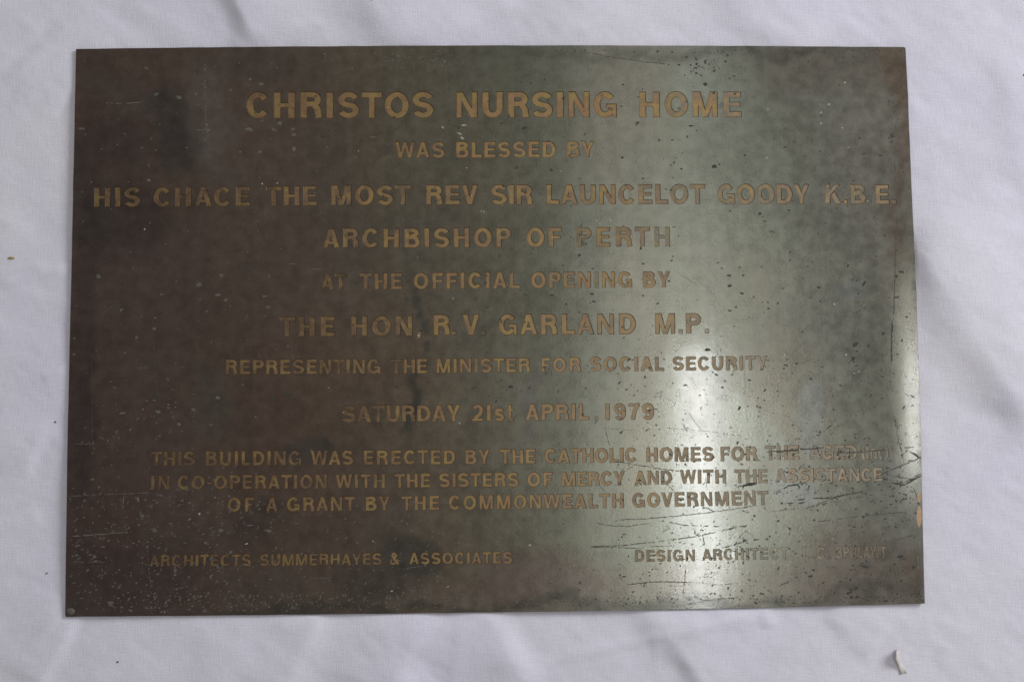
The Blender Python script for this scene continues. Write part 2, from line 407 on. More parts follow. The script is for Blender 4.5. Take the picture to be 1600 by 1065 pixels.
# words: text, x0, x1, cap y and base y at the left end, cap y and base y at the right end (photograph px), wear per letter
WORDS = [
 ('CHRISTOS', 385, 678, 143.7, 185, 143.2, 184, '78999999'), ('NURSING', 713, 964, 143.2, 184, 143, 183.3, '9999998'), ('HOME', 999, 1159, 143.2, 183.3, 143.6, 183.3, '6475'),
 ('WAS', 617.5, 695.5, 221.3, 246.7, 221, 246.5, '788'), ('BLESSED', 712.5, 869, 221, 246.5, 220.3, 246, '8876598'), ('BY', 885.5, 929, 220.3, 246, 220.3, 246, '57'),
 ('HIS', 147, 219.5, 292.5, 323.5, 292, 323, '565'), ('CHACE', 240, 391, 292, 323, 291, 322, '53433'), ('THE', 416, 496, 291, 322, 290, 321, '264'),
 ('MOST', 518, 642.5, 289.3, 320.7, 288.6, 320.3, '4643'), ('REV', 666, 747.5, 288.5, 320, 288.2, 319.6, '548'), ('SIR', 767.5, 832.5, 288.2, 319.6, 288.2, 319.5, '777'),
 ('LAUNCELOT', 854, 1102.5, 288.3, 319.5, 287.6, 318.8, '665654535'), ('GOODY', 1121, 1265.5, 287.4, 319, 287.6, 319, '45354'),
 ('K.', 1289.5, 1325, 288, 318.6, 288, 318.6, '35'), ('B.', 1329, 1362, 288, 318.6, 288.2, 318.8, '20'), ('E.', 1368, 1401, 288.2, 318.8, 288.4, 319, '52'),
 ('ARCHBISHOP', 504, 799, 357, 387.6, 355, 386, '4457677765'), ('OF', 822.5, 878, 355, 386, 355, 385.6, '75'), ('PERTH', 901, 1047, 354.8, 385.4, 354.4, 384.8, '35432'),
 ('AT', 501, 542.5, 427.4, 452.6, 427, 452.4, '21'), ('THE', 562, 629, 426.6, 452.2, 426, 452, '266'), ('OFFICIAL', 646, 813, 425.8, 451.6, 424.6, 450.6, '56788765'),
 ('OPENING', 830, 988, 424.6, 450.2, 424, 449, '8668267'), ('BY', 1005, 1048, 424, 449, 424, 448.6, '66'),
 ('THE', 437, 524, 494.6, 526, 494, 525.4, '222'), ('HON', 549, 644.5, 493.8, 525, 492.6, 524.6, '323'), (',', 652, 657, 492, 524, 492, 524, '4'),
 ('R.', 677.5, 713, 491.4, 524, 491, 523.6, '71'), ('V.', 723, 759, 491, 523.6, 490.6, 523, '72'), ('GARLAND', 779, 994, 490.4, 523, 489.2, 521.8, '8877667'),
 ('M.', 1024, 1067, 489, 521.4, 489, 521.2, '61'), ('P.', 1072, 1108, 489, 521, 489, 520.6, '51'),
 ('REPRESENTING', 352.5, 594.5, 561.3, 584.6, 560.4, 583.8, '444444422343'), ('THE', 611, 668, 560.4, 583.6, 559.6, 583, '155'), ('MINISTER', 682, 829, 559.6, 582.6, 558.6, 581, '77727778'),
 ('FOR', 846, 908, 558.4, 581, 557.8, 580.2, '878'), ('SOCIAL', 922, 1038, 557.6, 580, 557, 579.2, '877764'), ('SECURITY', 1051, 1200, 556.8, 579, 555.8, 578, '55555542'),
 ('SATURDAY', 535, 720, 633.2, 660, 631.6, 658, '22234566'), ('21st', 737.5, 803, 631.4, 657.6, 631, 657, '8887'), ('APRIL', 821, 921, 630.8, 656.6, 630.2, 655.8, '88888'),
 (',', 929, 934.5, 630, 655.6, 630, 655.6, '2'), ('1979', 946, 1022, 630, 655.6, 629.4, 655, '6777'),
 ('THIS', 235.5, 305.5, 704.6, 728, 704, 727.5, '3333'), ('BUILDING', 321, 471, 704, 727.4, 703.6, 726.6, '44655544'), ('WAS', 485, 552.5, 703.4, 726.4, 703, 726, '555'),
 ('ERECTED', 568, 712, 703, 725.8, 702, 725, '5666778'), ('BY', 727, 766, 702, 725, 701.6, 724.6, '76'), ('THE', 781, 837.5, 701.4, 724.4, 701, 723.8, '787'),
 ('CATHOLIC', 851, 996, 700.8, 723.6, 698.8, 721.6, '88888877'), ('HOMES', 1010, 1115.6, 698.6, 721.4, 697.6, 720.4, '77666'), ('FOR', 1126, 1184, 697.4, 720.2, 696.6, 719.4, '554'),
 ('THE', 1195.5, 1249.5, 695.8, 718.4, 695, 717.4, '567'), ('AGED', 1264, 1340, 695, 717.2, 694.4, 716.6, '3554'), ('(Inc)', 1346, 1389, 694.4, 716.4, 694, 716, '11113'),
 ('IN', 235.5, 265.5, 742, 765, 741.8, 764.6, '44'), ('CO-OPERATION', 277, 511, 741.6, 764.4, 740.4, 763.2, '443555555544'), ('WITH', 524, 602, 740.2, 763, 739.6, 762, '5555'),
 ('THE', 616, 673, 739.4, 761.8, 739, 761.2, '677'), ('SISTERS', 686, 811, 738.4, 761, 737.4, 760, '8888888'), ('OF', 824, 864, 737.2, 760, 737, 759.6, '78'),
 ('MERCY', 878, 977, 736.6, 759.4, 735.6, 758, '88777'), ('AND', 991.6, 1050.6, 735.4, 757.4, 734.4, 756, '765'), ('WITH', 1062.5, 1135, 733.6, 755.4, 733, 754.6, '5554'),
 ('THE', 1147.7, 1199.7, 733, 754.4, 732.4, 753.8, '433'), ('ASSISTANCE', 1211.5, 1380, 731.6, 753.2, 730, 751.4, '3888388657'),
 ('OF', 355, 398, 776.4, 799.4, 776, 799, '55'), ('A', 415, 434, 776, 799, 776, 799, '5'), ('GRANT', 448, 556, 775.8, 798.8, 775, 798, '55555'),
 ('BY', 571, 610, 774.8, 797.8, 774.4, 797.4, '56'), ('THE', 627, 687, 774.2, 797, 773.4, 796.4, '777'), ('COMMONWEALTH', 701, 975, 773, 796.2, 770.2, 793, '888888887777'),
 ('GOVERNMENT', 988, 1201, 769.4, 792.4, 766.4, 788.6, '6666555544'),
 ('ARCHITECTS', 232.5, 393, 866, 885, 864.8, 884, '4444554444'), ('SUMMERHAYES', 406, 597, 864.6, 883.8, 863, 882, '44444444444'), ('&', 609, 625.5, 863, 881.8, 862.8, 881.6, '4'),
 ('ASSOCIATES', 639, 801, 862.4, 881.4, 861, 880, '6677777777'), ('DESIGN', 992, 1086, 858.6, 877, 857.6, 876, '444333'), ('ARCHITECT', 1097, 1233, 857.2, 875.4, 854.4, 873, '332222211'),
 ('L.C.', 1254, 1299, 854.2, 872.6, 853.4, 872, '0020'), ('BPHLAWT', 1307, 1386, 853, 872, 852, 870.6, '2211111'),
]
# ------------------------------------------------------------------ triangulate plate, sloping etched edges and letter floors together
V2, faces, finfo = [], [], []
def addpoly(poly, info):
    s = len(V2); V2.extend(poly); faces.append(list(range(s, s+len(poly)))); finfo.append(info)
addpoly(outline, ('plate',))
nlet = 0; words_meta = []
for wi, (txt, x0, x1, yt0, yb0, yt1, yb1, wear) in enumerate(WORDS):
    a = Vector(P(x0, yb0)); b = Vector(P(x1, yb1)); at_ = Vector(P(x0, yt0)); bt = Vector(P(x1, yt1))
    capl = (at_-a).length; capr = (bt-b).length; cap = (capl+capr)/2
    ux = (b-a); width = ux.length; ux.normalize(); uy = Vector((-ux.y, ux.x))
    gs = [G[c] for c in txt]; ink = sum(g[0] for g in gs)
    wsum = sum(gs[i][2] + gs[i+1][1] for i in range(len(gs)-1))
    sx = 1.0; k = 0
    if wsum:
        k = (width/cap - ink)/wsum
        if k < .045: k = .045; sx = (width/cap - k*wsum)/ink
        if k > .16 and '.' not in txt: k = .16; sx = min(1.12, (width/cap - k*wsum)/ink); k = (width/cap - ink*sx)/wsum
    elif len(gs) == 1 and txt in 'A&': sx = width/cap/ink
    x = 0.0; letters = []
    small = cap < .0125
    d = .00027/cap if small else .00038/cap
    for ci, g in enumerate(gs):
        jit = random.uniform(-.008, .008)
        def tr(p):
            q = a + ux*((x + p[0]*sx)*cap) + uy*((p[1] + jit)*(capl + (capr-capl)*min(1, x*cap/max(width, 1e-6))))
            return (q.x, q.y)
        for inset in (0, d):
            for (kind, pts) in g[3]:
                polys = convex_inset(pts, inset) if kind == 'P' else ribbon(pts, inset)
                for pl in polys: addpoly([tr(p) for p in pl], ('in' if inset else 'out', wi, ci))
        x += g[0]*sx + (k*(g[2] + gs[ci+1][1]) if ci < len(gs)-1 else 0)
        letters.append(int(wear[ci])/9.0 if x0 > 720 else .16 + .84*int(wear[ci])/9.0)
    words_meta.append((txt, letters, small))
for i in range(1, 200):
    for j in range(1, 132):
        px = 106 + i*1337/200 ; py = 77 + j*876/132
        V2.append(tuple(Vector(P(px, py)) + Vector((random.uniform(-1, 1), random.uniform(-1, 1)))*.0006))
edges = []
for f in faces: edges += [(f[i], f[(i+1) % len(f)]) for i in range(len(f))]
vs, es, fs, ov, oe, of = delaunay_2d_cdt([Vector(p) for p in V2], edges, [], 0, 1e-7)
VA = np.array([(p.x, p.y) for p in vs]); FA = np.array([list(f) for f in fs]); CEN = VA[FA].mean(1)
order = np.argsort(CEN[:, 0]); CX = CEN[order, 0]; CYs = CEN[order, 1]
level = np.zeros(len(fs), int); own = np.full((len(fs), 2), -1)
for f, inf in zip(faces, finfo):
    poly = np.array([V2[i] for i in f]); lo, hi = poly.min(0), poly.max(0)
    i0, i1 = np.searchsorted(CX, lo[0]), np.searchsorted(CX, hi[0])
    cand = np.arange(i0, i1); cand = cand[(CYs[i0:i1] >= lo[1]) & (CYs[i0:i1] <= hi[1])]
    if not len(cand): continue
    x = CX[cand]; y = CYs[cand]; ins = np.zeros(len(cand), int)
    for k in range(len(poly)):
        (xa, ya), (xb, yb) = poly[k], poly[(k+1) % len(poly)]
        if ya == yb: continue
        hit = ((ya > y) != (yb > y)) & (x < (xb-xa)*(y-ya)/(yb-ya) + xa)
        ins += np.where(hit, 1 if yb > ya else -1, 0)          # winding number
    sel = order[cand[ins != 0]]
    lv_ = {'plate': 1, 'out': 2, 'in': 3}[inf[0]]
    up = sel[level[sel] < lv_]; level[up] = lv_
    if lv_ > 1: own[up] = inf[1:]
cls = [None if l == 0 else 'p' if l == 1 else ('r' if l == 2 else 'f', int(o[0]), int(o[1])) for l, o in zip(level, own)]
floor_v = set(); plate_v = set(); vdepth = {}
for f, c in zip(fs, cls):
    if c == 'p': plate_v.update(f)
    elif c and c[0] == 'f':
        floor_v.update(f); dd = DEPTH*(.25 + .75*words_meta[c[1]][1][c[2]])
        for q_ in f: vdepth[q_] = dd
zt = [TOP + bend(p.x, p.y) for p in vs]
co = [(p.x, p.y, zt[i] - (vdepth[i] if (i in floor_v and i not in plate_v) else 0)) for i, p in enumerate(vs)]

def submesh(name, tris, extra=None):
    idx = {}; vv = []; ff = []
    for t in tris:
        g = []
        for i in t:
            if i not in idx: idx[i] = len(vv); vv.append(co[i])
            g.append(idx[i])
        ff.append(g)
    me = bpy.data.meshes.new(name); me.from_pydata(vv, [], ff); me.update(); tarnish_attr(me)
    return me, idx

plaque = empty('memorial_plaque', (0, 0, 0))
tag(plaque, 'tarnished brown-green brass plaque with worn etched lettering about a nursing home, lying on white cloth', 'plaque')

plate_tris = [f for f, c in zip(fs, cls) if c == 'p']
me, idx = submesh('plate', plate_tris)
for p in me.polygons: p.use_smooth = True
uv = me.uv_layers.new(name='UVMap')
lv = np.empty(len(me.loops), dtype=np.int32); me.loops.foreach_get('vertex_index', lv)
vc = np.empty(len(me.vertices)*3, dtype=np.float32); me.vertices.foreach_get('co', vc); vc = vc.reshape(-1, 3)
uv.data.foreach_set('uv', vc[lv][:, :2].ravel())
link('plate', me, MAT_PLATE, plaque)
# rolled edge, side walls and underside as one band
n = len(outline); ev, ef = [], []
for (x, y) in outline:
    z = TOP + bend(x, y); c = Vector((x, y)); inw = -c.normalized()*.00001
    ev += [(x, y, z), (x*1.0006, y*1.0009, z-.00022), (x*1.0006, y*1.0009, z-.0017), (x*.999, y*.999, z-.0019)]
for i in range(n):
    j = (i+1) % n
    for k in range(3): ef.append((i*4+k, i*4+k+1, j*4+k+1, j*4+k))
ef.append([i*4+3 for i in range(n)][::-1])
me = bpy.data.meshes.new('plate_edge'); me.from_pydata(ev, [], ef); me.update()
link('plate_edge', me, MAT_EDGE, plaque)

rims, floors = {}, {}
for f, c in zip(fs, cls):
    if c and c != 'p':
        if c[0] == 'r': rims.setdefault(c[1], []).append((f, c[2]))
        else: floors.setdefault((c[1], c[2]), []).append(f)
def wear_attr(me, vals):
    a = me.attributes.new('wear', 'FLOAT', 'FACE'); a.data.foreach_set('value', vals)
for wi, (txt, letters, small) in enumerate(words_meta):
    joined = wi >= 67          # the last, smallest lines: letters stay joined in their word
    tris = list(rims.get(wi, []))
    nr = len(tris)
    if joined:
        for ci in range(len(txt)): tris += [(f, ci) for f in floors.get((wi, ci), [])]
    if not tris: continue
    me, idx = submesh('etched_word', [t[0] for t in tris])
    wear_attr(me, [letters[t[1]] for t in tris])
    wo = link('etched_word', me, MAT_RIM, plaque)
    if joined:
        me.materials.append(MAT_LETTER)
        for q, p in enumerate(me.polygons):
            if q >= nr: p.material_index = 1
        continue
    for ci in range(len(txt)):
        ft = floors.get((wi, ci))
        if not ft: continue
        m2, _ = submesh('letter', ft); wear_attr(m2, [letters[ci]]*len(ft))
        link('letter', m2, MAT_LETTER, wo)

# ------------------------------------------------------------------ pitting, deposits, scratches on the plate
def on_plate(px, py):
    x, y = P(px, py); return x, y, TOP + bend(x, y)
def flakes(name, spots, mat, hgt):
    vv, ff = [], []
    for (px, py, r, el, ang) in spots:
        x, y, z = on_plate(px, py); s = len(vv); m = 7
        vv.append((x, y, z + hgt*1.4))
        for i in range(m):
            t = 2*math.pi*i/m; rr = r*PX*random.uniform(.55, 1.15)*.88
            dx, dy = rr*el*math.cos(t), rr/el*math.sin(t)
            ca, sa = math.cos(ang), math.sin(ang)
            X = x + dx*ca - dy*sa; Y = y + dx*sa + dy*ca
            vv.append((X, Y, TOP + bend(X, Y) + hgt*.4))
        for i in range(m): ff.append((s, s+1+i, s+1+(i+1) % m))
    me = bpy.data.meshes.new(name); me.from_pydata(vv, [], ff); me.update()
    return tag(link(name, me, mat, plaque), kind='stuff')
def inside(px, py, m=3):
    l = 119 - 17*(py-77)/885 + m; r = 1414 + 31*(py-74)/868 - m
    return l < px < r and 75+m < py < 962 - 20*(px-102)/1343 - m
U = random.uniform; GA = random.gauss
pits = []
def scatter(lst, n_, x0, x1, y0, y1, rmin, rmax, elmax=1.5, ang=.2, pw=2.2):
    for _ in range(n_):
        px, py = U(x0, x1), U(y0, y1)
        if inside(px, py): lst.append((px, py, rmin + (rmax-rmin)*random.random()**pw, U(1, elmax), GA(ang, .5)))
def cluster(lst, n_, cx, cy, sx_, sy_, rmin, rmax, elmax=1.5, ang=.2):
    for _ in range(n_):
        px, py = GA(cx, sx_), GA(cy, sy_)
        if inside(px, py): lst.append((px, py, U(rmin, rmax), U(1, elmax), GA(ang, .5)))
scatter(pits, 520, 480, 1440, 85, 700, .9, 2.6)
scatter(pits, 120, 115, 560, 85, 940, .8, 2.2)
scatter(pits, 850, 960, 1445, 560, 940, .8, 2.6, 1.9)
scatter(pits, 200, 900, 1445, 870, 945, .6, 2.3)
scatter(pits, 360, 860, 1445, 930, 950, .6, 2.0)
scatter(pits, 120, 860, 1414, 74, 84, .6, 2.4)
scatter(pits, 40, 120, 1414, 73, 80, .6, 1.8)
cluster(pits, 26, 1100, 100, 26, 9, 1.0, 3.4); cluster(pits, 10, 1095, 108, 10, 5, 1.0, 2.6)
cluster(pits, 18, 1340, 90, 40, 8, .9, 2.6); cluster(pits, 16, 1395, 170, 10, 30, .9, 2.4)
cluster(pits, 28, 1110, 897, 9, 5, .7, 1.5)
cluster(pits, 60, 1150, 850, 45, 12, .8, 2.2); cluster(pits, 70, 1400, 760, 22, 40, .8, 2.6, 2)
cluster(pits, 40, 1290, 770, 60, 12, .8, 2.4, 2); cluster(pits, 26, 1240, 708, 60, 6, .8, 2.2)
cluster(pits, 22, 1170, 700, 40, 30, .8, 2.4)
cluster(pits, 8, 1330, 925, 6, 8, 1.5, 4.0); cluster(pits, 6, 1378, 935, 4, 3, 1.5, 3.2)
cluster(pits, 12, 1280, 480, 80, 40, .8, 2.4)
pits += [(1117, 260, 5.0, 1.2, .3), (1124, 257, 2.4, 1, 0), (1065, 264, 2.6, 1.2, 0), (1102, 132, 4.0, 1.3, -.1), (1393, 212, 4.5, .75, 0), (1393, 222, 3.2, 1, 0), (1376, 243, 3.2, 1.3, 0), (1350, 240, 3.0, 1.4, 0),
         (1187, 334, 3.8, 1, 0), (1140, 430, 3.4, 1.4, 0), (1140, 446, 3.4, 1.3, 0), (1159, 458, 3.0, 1.4, -.3), (1141, 485, 2.8, 1.4, 0), (1106, 546, 4.4, 1.6, 0), (1128, 605, 2.6, 1.3, 0), (1155, 637, 3.4, .8, -.5),
         (862, 461, 3.2, 1.7, -.3), (925, 459, 3.2, 1.3, 0), (928, 471, 3.4, 1.6, 0), (762, 480, 3.0, 1.2, .3), (740, 606, 3.2, 1.6, .4), (798, 604, 4.2, 1.2, 0), (743, 466, 2.2, 1.5, 0),
         (1048, 297, 2.6, 1.4, 0), (1005, 412, 2.6, 1.3, 0), (1080, 197, 3.6, 1.6, 0), (996, 192, 3.0, 1.4, 0), (820, 200, 4.2, 1.4, .2), (972, 246, 2.8, 1.2, 0), (808, 262, 3.4, 1.3, 0), (861, 266, 3.0, 1.2, -.4),
         (504, 214, 4.2, 1.3, 0), (450, 617, 5, 1.2, .2), (424, 623, 5.5, 1.6, .5), (1407, 869, 4.2, 1.5, 0), (1427, 886, 4.4, 1.1, 0), (1265, 900, 3.0, 1.1, 0), (1271, 890, 3.2, 1.3, -.3), (1352, 885, 5.2, 2.0, -.3), (1234, 826, 3.0, 1.0, 0),
         (1279, 449, 3.6, 1.4, 0), (1336, 538, 5.2, 1.5, .5), (1333, 560, 4, 1.2, 1), (1350, 443, 5, 1.5, 1.2), (1325, 415, 3.0, 1.2, .8), (1380, 521, 3.6, 1, 0), (1408, 425, 3.6, 1.5, 0), (1400, 432, 3.2, 1, 0)]
flakes('corrosion_pits', pits, MAT_PIT, .00002)
sp = []
scatter(sp, 520, 105, 900, 780, 957, .9, 2.4, 1.8, .35)
scatter(sp, 420, 105, 430, 760, 957, .9, 2.7, 2.0, .35)
scatter(sp, 420, 230, 900, 925, 958, .9, 2.3, 1.5, .35)
scatter(sp, 220, 105, 460, 380, 790, .7, 2.6, 1.6, .2, 2.6)
scatter(sp, 190, 115, 520, 80, 380, .6, 2.2, 1.8, -.4, 2.6)
scatter(sp, 420, 450, 1440, 85, 930, .8, 2.0, 1.5, 0, 2.5)
cluster(sp, 150, 655, 92, 45, 9, .7, 2.0, 1.6, .9); cluster(sp, 20, 320, 150, 5, 45, .7, 2.0)
cluster(sp, 26, 165, 690, 26, 16, .8, 2.2); cluster(sp, 16, 250, 650, 18, 14, .8, 2.4)
cluster(sp, 40, 620, 905, 60, 18, .7, 2.2)
cluster(sp, 30, 1350, 650, 40, 40, .7, 1.8)
sp += [(311, 445, 5.2, 1.05, 0), (341, 461, 4.4, 1.4, 0), (353, 469, 3.2, 1.2, 0), (413, 463, 4.0, 1.6, 0), (419, 480, 3.6, 1.2, 0), (346, 430, 3.4, 1.2, 0), (252, 460, 3.2, 1.3, 0), (154, 432, 4.4, .9, 0), (241, 513, 3.4, 1.3, 0), (213, 527, 3.2, .9, 0),
       (192, 645, 4.8, 1.5, .1), (247, 643, 5.2, 1.3, 0), (280, 663, 3.8, 1.2, 0), (341, 621, 3.6, 1.3, 0), (302, 640, 3.6, 1.3, -.3), (182, 675, 3.2, 1, 0), (330, 664, 3.4, 1.3, 0),
       (437, 193, 4.4, 1.1, .5), (390, 202, 5.0, 1.6, -.2), (428, 202, 5.0, 1.4, -.5), (458, 201, 4.0, 1.3, 0), (459, 211, 3.6, 1.4, 0), (459, 233, 4.2, .8, 0), (406, 237, 4.2, 1, 0), (375, 237, 3.4, 1.3, 0), (279, 152, 4.6, 1.2, 0), (244, 147, 4.2, 1.2, 0), (306, 147, 3.6, 1.1, 0),
       (229, 107, 3.6, 1.3, -.3), (408, 131, 3.8, 1.3, 0), (360, 141, 3.2, 1.3, -.2), (391, 124, 3.0, 1.1, 0), (127, 201, 4.6, 1.7, -.2), (233, 282, 3.4, 1.2, 0), (325, 203, 3.6, 1, 0), (323, 195, 3.6, 1, 0), (583, 214, 4.4, 1.7, 0),
       (1228, 201, 4.0, 1.2, 0), (1241, 222, 4.4, 1.2, 0), (1251, 227, 3.8, 1.1, 0), (1209, 217, 3.6, 1, 0), (1319, 173, 3.6, 1.2, 0), (1317, 200, 3.4, 1.2, 0), (1304, 256, 4.0, 1.2, 0), (1325, 231, 3.6, 1.4, 0), (1247, 350, 4.2, 1.2, 0), (1288, 349, 4.4, 1.5, 0), (1313, 350, 3.2, 1.6, 0), (1206, 362, 4.0, 1.5, 0), (1195, 346, 3.6, 1.2, 0),
       (1366, 381, 4.4, 1.3, 0), (1400, 464, 4.4, 1.6, 0), (1300, 555, 3.6, 1.6, 0), (216, 780, 3.6, .7, 0), (223, 805, 4.2, 1.2, 0), (241, 828, 4.2, 1.1, 0), (345, 828, 4.2, 1.1, 0), (420, 829, 4.0, 1.2, 0), (389, 820, 3.6, 2.2, 0), (147, 869, 4.4, 1, .6), (173, 941, 5.0, 1.4, 0)]
flakes('mineral_deposits', sp, MAT_SPECK, .00005)
br = [(1320, 129, 2.2, 1, 0), (1295, 163, 2.4, 1.1, .6), (1283, 176, 2.4, 1.2, 0), (1283, 193, 2.4, 1.1, 0), (1317, 200, 2.4, 1.2, 0), (1325, 231, 2.6, 1.5, .3), (1198, 247, 1.8, 1, 0), (1200, 171, 1.5, 1, 0),
      (954, 344, 2.2, 1, .3), (932, 345, 1.8, 1, 0), (937, 350, 1.6, 1, 0), (993, 347, 2.0, 1.3, .4), (1027, 363, 2.0, .7, 0), (1117, 381, 2.0, 1, 0), (1112, 375, 2.0, 1.8, -.3), (1304, 475, 2.8, 1, 0), (1226, 555, 2.0, 1, 0),
      (410, 287, 1.8, 1, 0), (433, 286, 1.8, 1, 0), (226, 358, 2.0, 1, 0), (954, 604, 2.6, 1, 0), (311.5, 802, 2.2, 1, 0), (718, 661, 1.8, 1, 0), (708, 466, 1.6, 1, 0), (752, 330, 1.6, .7, .3), (756, 331, 1.6, .7, .3), (560, 236, 1.6, 1, 0),
      (385, 849, 2.2, 1.4, .4), (583, 845, 1.8, 1, 0), (612, 923, 1.8, 1.2, 0), (700, 916, 1.8, 1.3, .3), (828, 851, 2.0, 1, 0), (1301, 841, 2.0, 1.2, 0), (1244, 798, 1.6, 1.5, 0), (1323, 743, 1.6, 1, 0), (725, 196, 3.2, 1.9, 0), (718, 209, 2.8, 1.6, -.4), (722, 216, 3.0, 1.4, -.5), (692, 199, 2.6, 1.2, -.4),
      (654, 524, 2.6, 1, 0), (737, 306+0, 1.4, 1, 0), (1335, 583, 1.8, 1, 0), (1322, 534+20, 2.4, 1, 0), (1342, 580, 1.6, 1.2, 0), (729, 262, 1.5, 1, 0), (606, 168, 1.5, 1, 0)]
scatter(br, 26, 500, 1440, 80, 930, .5, 1.3)
flakes('bright_deposits', br, MAT_SPECK2, .00006)

def scratch(pts, w, mat, broken=.0, lift=.00003):
    w *= .88
    vv, ff = [], []
    q = []
    for a, b in zip(pts[:-1], pts[1:]):
        n_ = max(2, int(math.dist(a, b)/3.0))
        for i in range(n_): q.append((a[0]+(b[0]-a[0])*i/n_, a[1]+(b[1]-a[1])*i/n_))
    q.append(pts[-1]); m = len(q); skip = 0
    for i in range(m-1):
        (xa, ya), (xb, yb) = q[i], q[i+1]
        if i: xa, ya = lx, ly
        jx, jy = GA(0, .28), GA(0, .28); lx, ly = xb + jx, yb + jy
        if random.random() < broken: continue
        e0 = min(1, (i+1)/3, (m-1-i+.4)/3); ww = w*e0*U(.55, 1.2)/2*PX
        A = Vector(P(xa, ya)); B = Vector(P(lx, ly)); d = (B-A)
        if d.length < 1e-7: continue
        d.normalize(); nn = Vector((-d.y, d.x))*ww; A = A - d*ww*.6; B = B + d*ww*.6
        s = len(vv)
        for c in (A-nn, B-nn*.8, B+nn*.8, A+nn): vv.append((c.x, c.y, TOP + bend(c.x, c.y) + lift))
        ff.append((s, s+1, s+2, s+3))
    if not ff: return
    me = bpy.data.meshes.new('scratch'); me.from_pydata(vv, [], ff); me.update()
    link('scratch', me, mat, plaque)
DK = [
 ([(965, 811.5), (1007, 810), (1056, 806), (1105, 800.6), (1182, 789.6)], 1.5, .05), ([(929, 816), (951, 820.6), (979, 822), (1000, 818.8), (1018, 816.4)], 1.3, .1),
 ([(1028, 812), (1070, 820), (1112, 821.6), (1144, 822.5), (1172, 821)], 1.8, .35), ([(920, 853.5), (969, 852), (1004, 848), (1042, 844)], 1.8, .1), ([(1042, 844), (1088, 837.7), (1116, 831.6), (1152, 823)], 1.7, .25),
 ([(920, 854.4), (969, 854.8), (1004, 857)], 1.2, .1), ([(1097.6, 834), (1101, 852)], 2.2, 0), ([(1033.7, 832.5), (1054.7, 817.6)], 1.3, .2), ([(980, 912.6), (1018, 908.6), (1053, 908.3), (1084, 909.5)], 1.6, .08),
 ([(1084, 909.5), (1123, 913), (1161, 910)], .9, .3), ([(1071.4, 885), (1070, 907), (1067, 932)], 1.9, .05), ([(1074, 944), (1109, 937), (1140, 934), (1155, 933)], 1.5, .1), ([(1085.4, 928), (1090.6, 935.7)], 2.2, 0),
 ([(1102, 792), (1116, 799)], 3.0, .1), ([(1393, 754), (1413, 757), (1429, 747.5), (1439, 742)], 3.4, 0), ([(1421, 705), (1430, 711), (1438, 716)], 4.2, 0), ([(1374, 742), (1405, 728), (1430, 718), (1438, 713)], 2.0, .05),
 ([(1389, 742), (1423, 748)], 1.8, .1), ([(1410, 700), (1427, 698)], 2.6, .1), ([(1410, 755), (1438, 739)], 2.0, .1), ([(1222, 764), (1232, 758.5), (1261, 754)], 3.0, .05), ([(1239, 752), (1239, 758)], 1.8, 0),
 ([(1209, 767), (1222, 768)], 2.2, 0), ([(1241, 781), (1264, 778.7), (1300, 777), (1329, 771), (1347, 768)], 2.8, .2), ([(1249, 797), (1278, 788), (1288, 783), (1310, 776)], 1.4, .15), ([(1227, 786), (1258, 785.5)], 2.6, .25),
 ([(1195, 705), (1217, 705), (1248, 702), (1268, 701), (1288, 698.6)], 2.6, .1), ([(1305, 707), (1340, 706), (1385, 702)], 2.2, .2), ([(1394, 500), (1393, 540), (1392.5, 567)], 3.0, 0), ([(1401, 330), (1399, 400), (1396, 500)], 1.5, .15),
 ([(1396, 648), (1404, 689), (1413, 726)], 1.4, .05), ([(1400, 655), (1408, 700)], .9, .1), ([(1426, 760), (1438, 794)], 1.5, .1), ([(1158, 759), (1168, 757), (1182, 755)], 5.5, 0), ([(1150, 761), (1160, 758)], 2.5, 0),
 ([(960, 720.4), (994, 725.5), (1031, 732), (1065, 735.6)], 1.6, .05), ([(977, 735.6), (992, 725.5)], 1.2, .1), ([(1015, 721), (1024, 733)], 1.2, 0), ([(945, 668), (949, 685), (953, 697)], 1.6, .1), ([(1041, 756), (1055, 768)], 1.4, 0),
 ([(938, 759), (946, 768)], 1.3, 0), ([(1057, 729), (1063, 725)], 2.2, 0), ([(1102, 741), (1105, 766)], 1.2, .1), ([(1065, 660), (1075, 675)], 2.2, 0), ([(1072, 640), (1097, 673)], 1.1, .05), ([(1040, 668), (1110, 674), (1160, 681)], 1.0, .3),
 ([(916, 82), (960, 90), (1000, 96), (1040, 100)], 1.4, .12), ([(613, 208), (625, 197)], 2.6, 0), ([(240.6, 535), (242.4, 590), (252, 649)], 2.4, .02), ([(142.7, 549), (144.4, 694)], 1.3, .1), ([(1271, 815), (1300, 812), (1340, 806), (1420, 799)], 1.4, .35),
 ([(1200, 800), (1270, 790), (1350, 775)], 1.0, .35), ([(1180, 838), (1165, 829), (1150, 842)], 1.2, .3), ([(1130, 855), (1150, 850), (1170, 843)], 2.6, .25), ([(1010, 854), (1050, 852), (1054, 856)], 1.4, .2), ([(1390, 844), (1436, 834)], 1.2, .25),
 ([(1020, 618), (1035, 610), (1030, 625)], 1.0, .1), ([(940, 668), (1000, 673)], .8, .4), ([(400, 850), (370, 878)], 1.2, .4), ([(1401, 190), (1397, 215)], 1.2, .2), ([(1398, 250), (1399, 285)], 1.6, .2),
]
for pts, w, bk in DK: scratch(pts, w, MAT_SCR_D, bk)
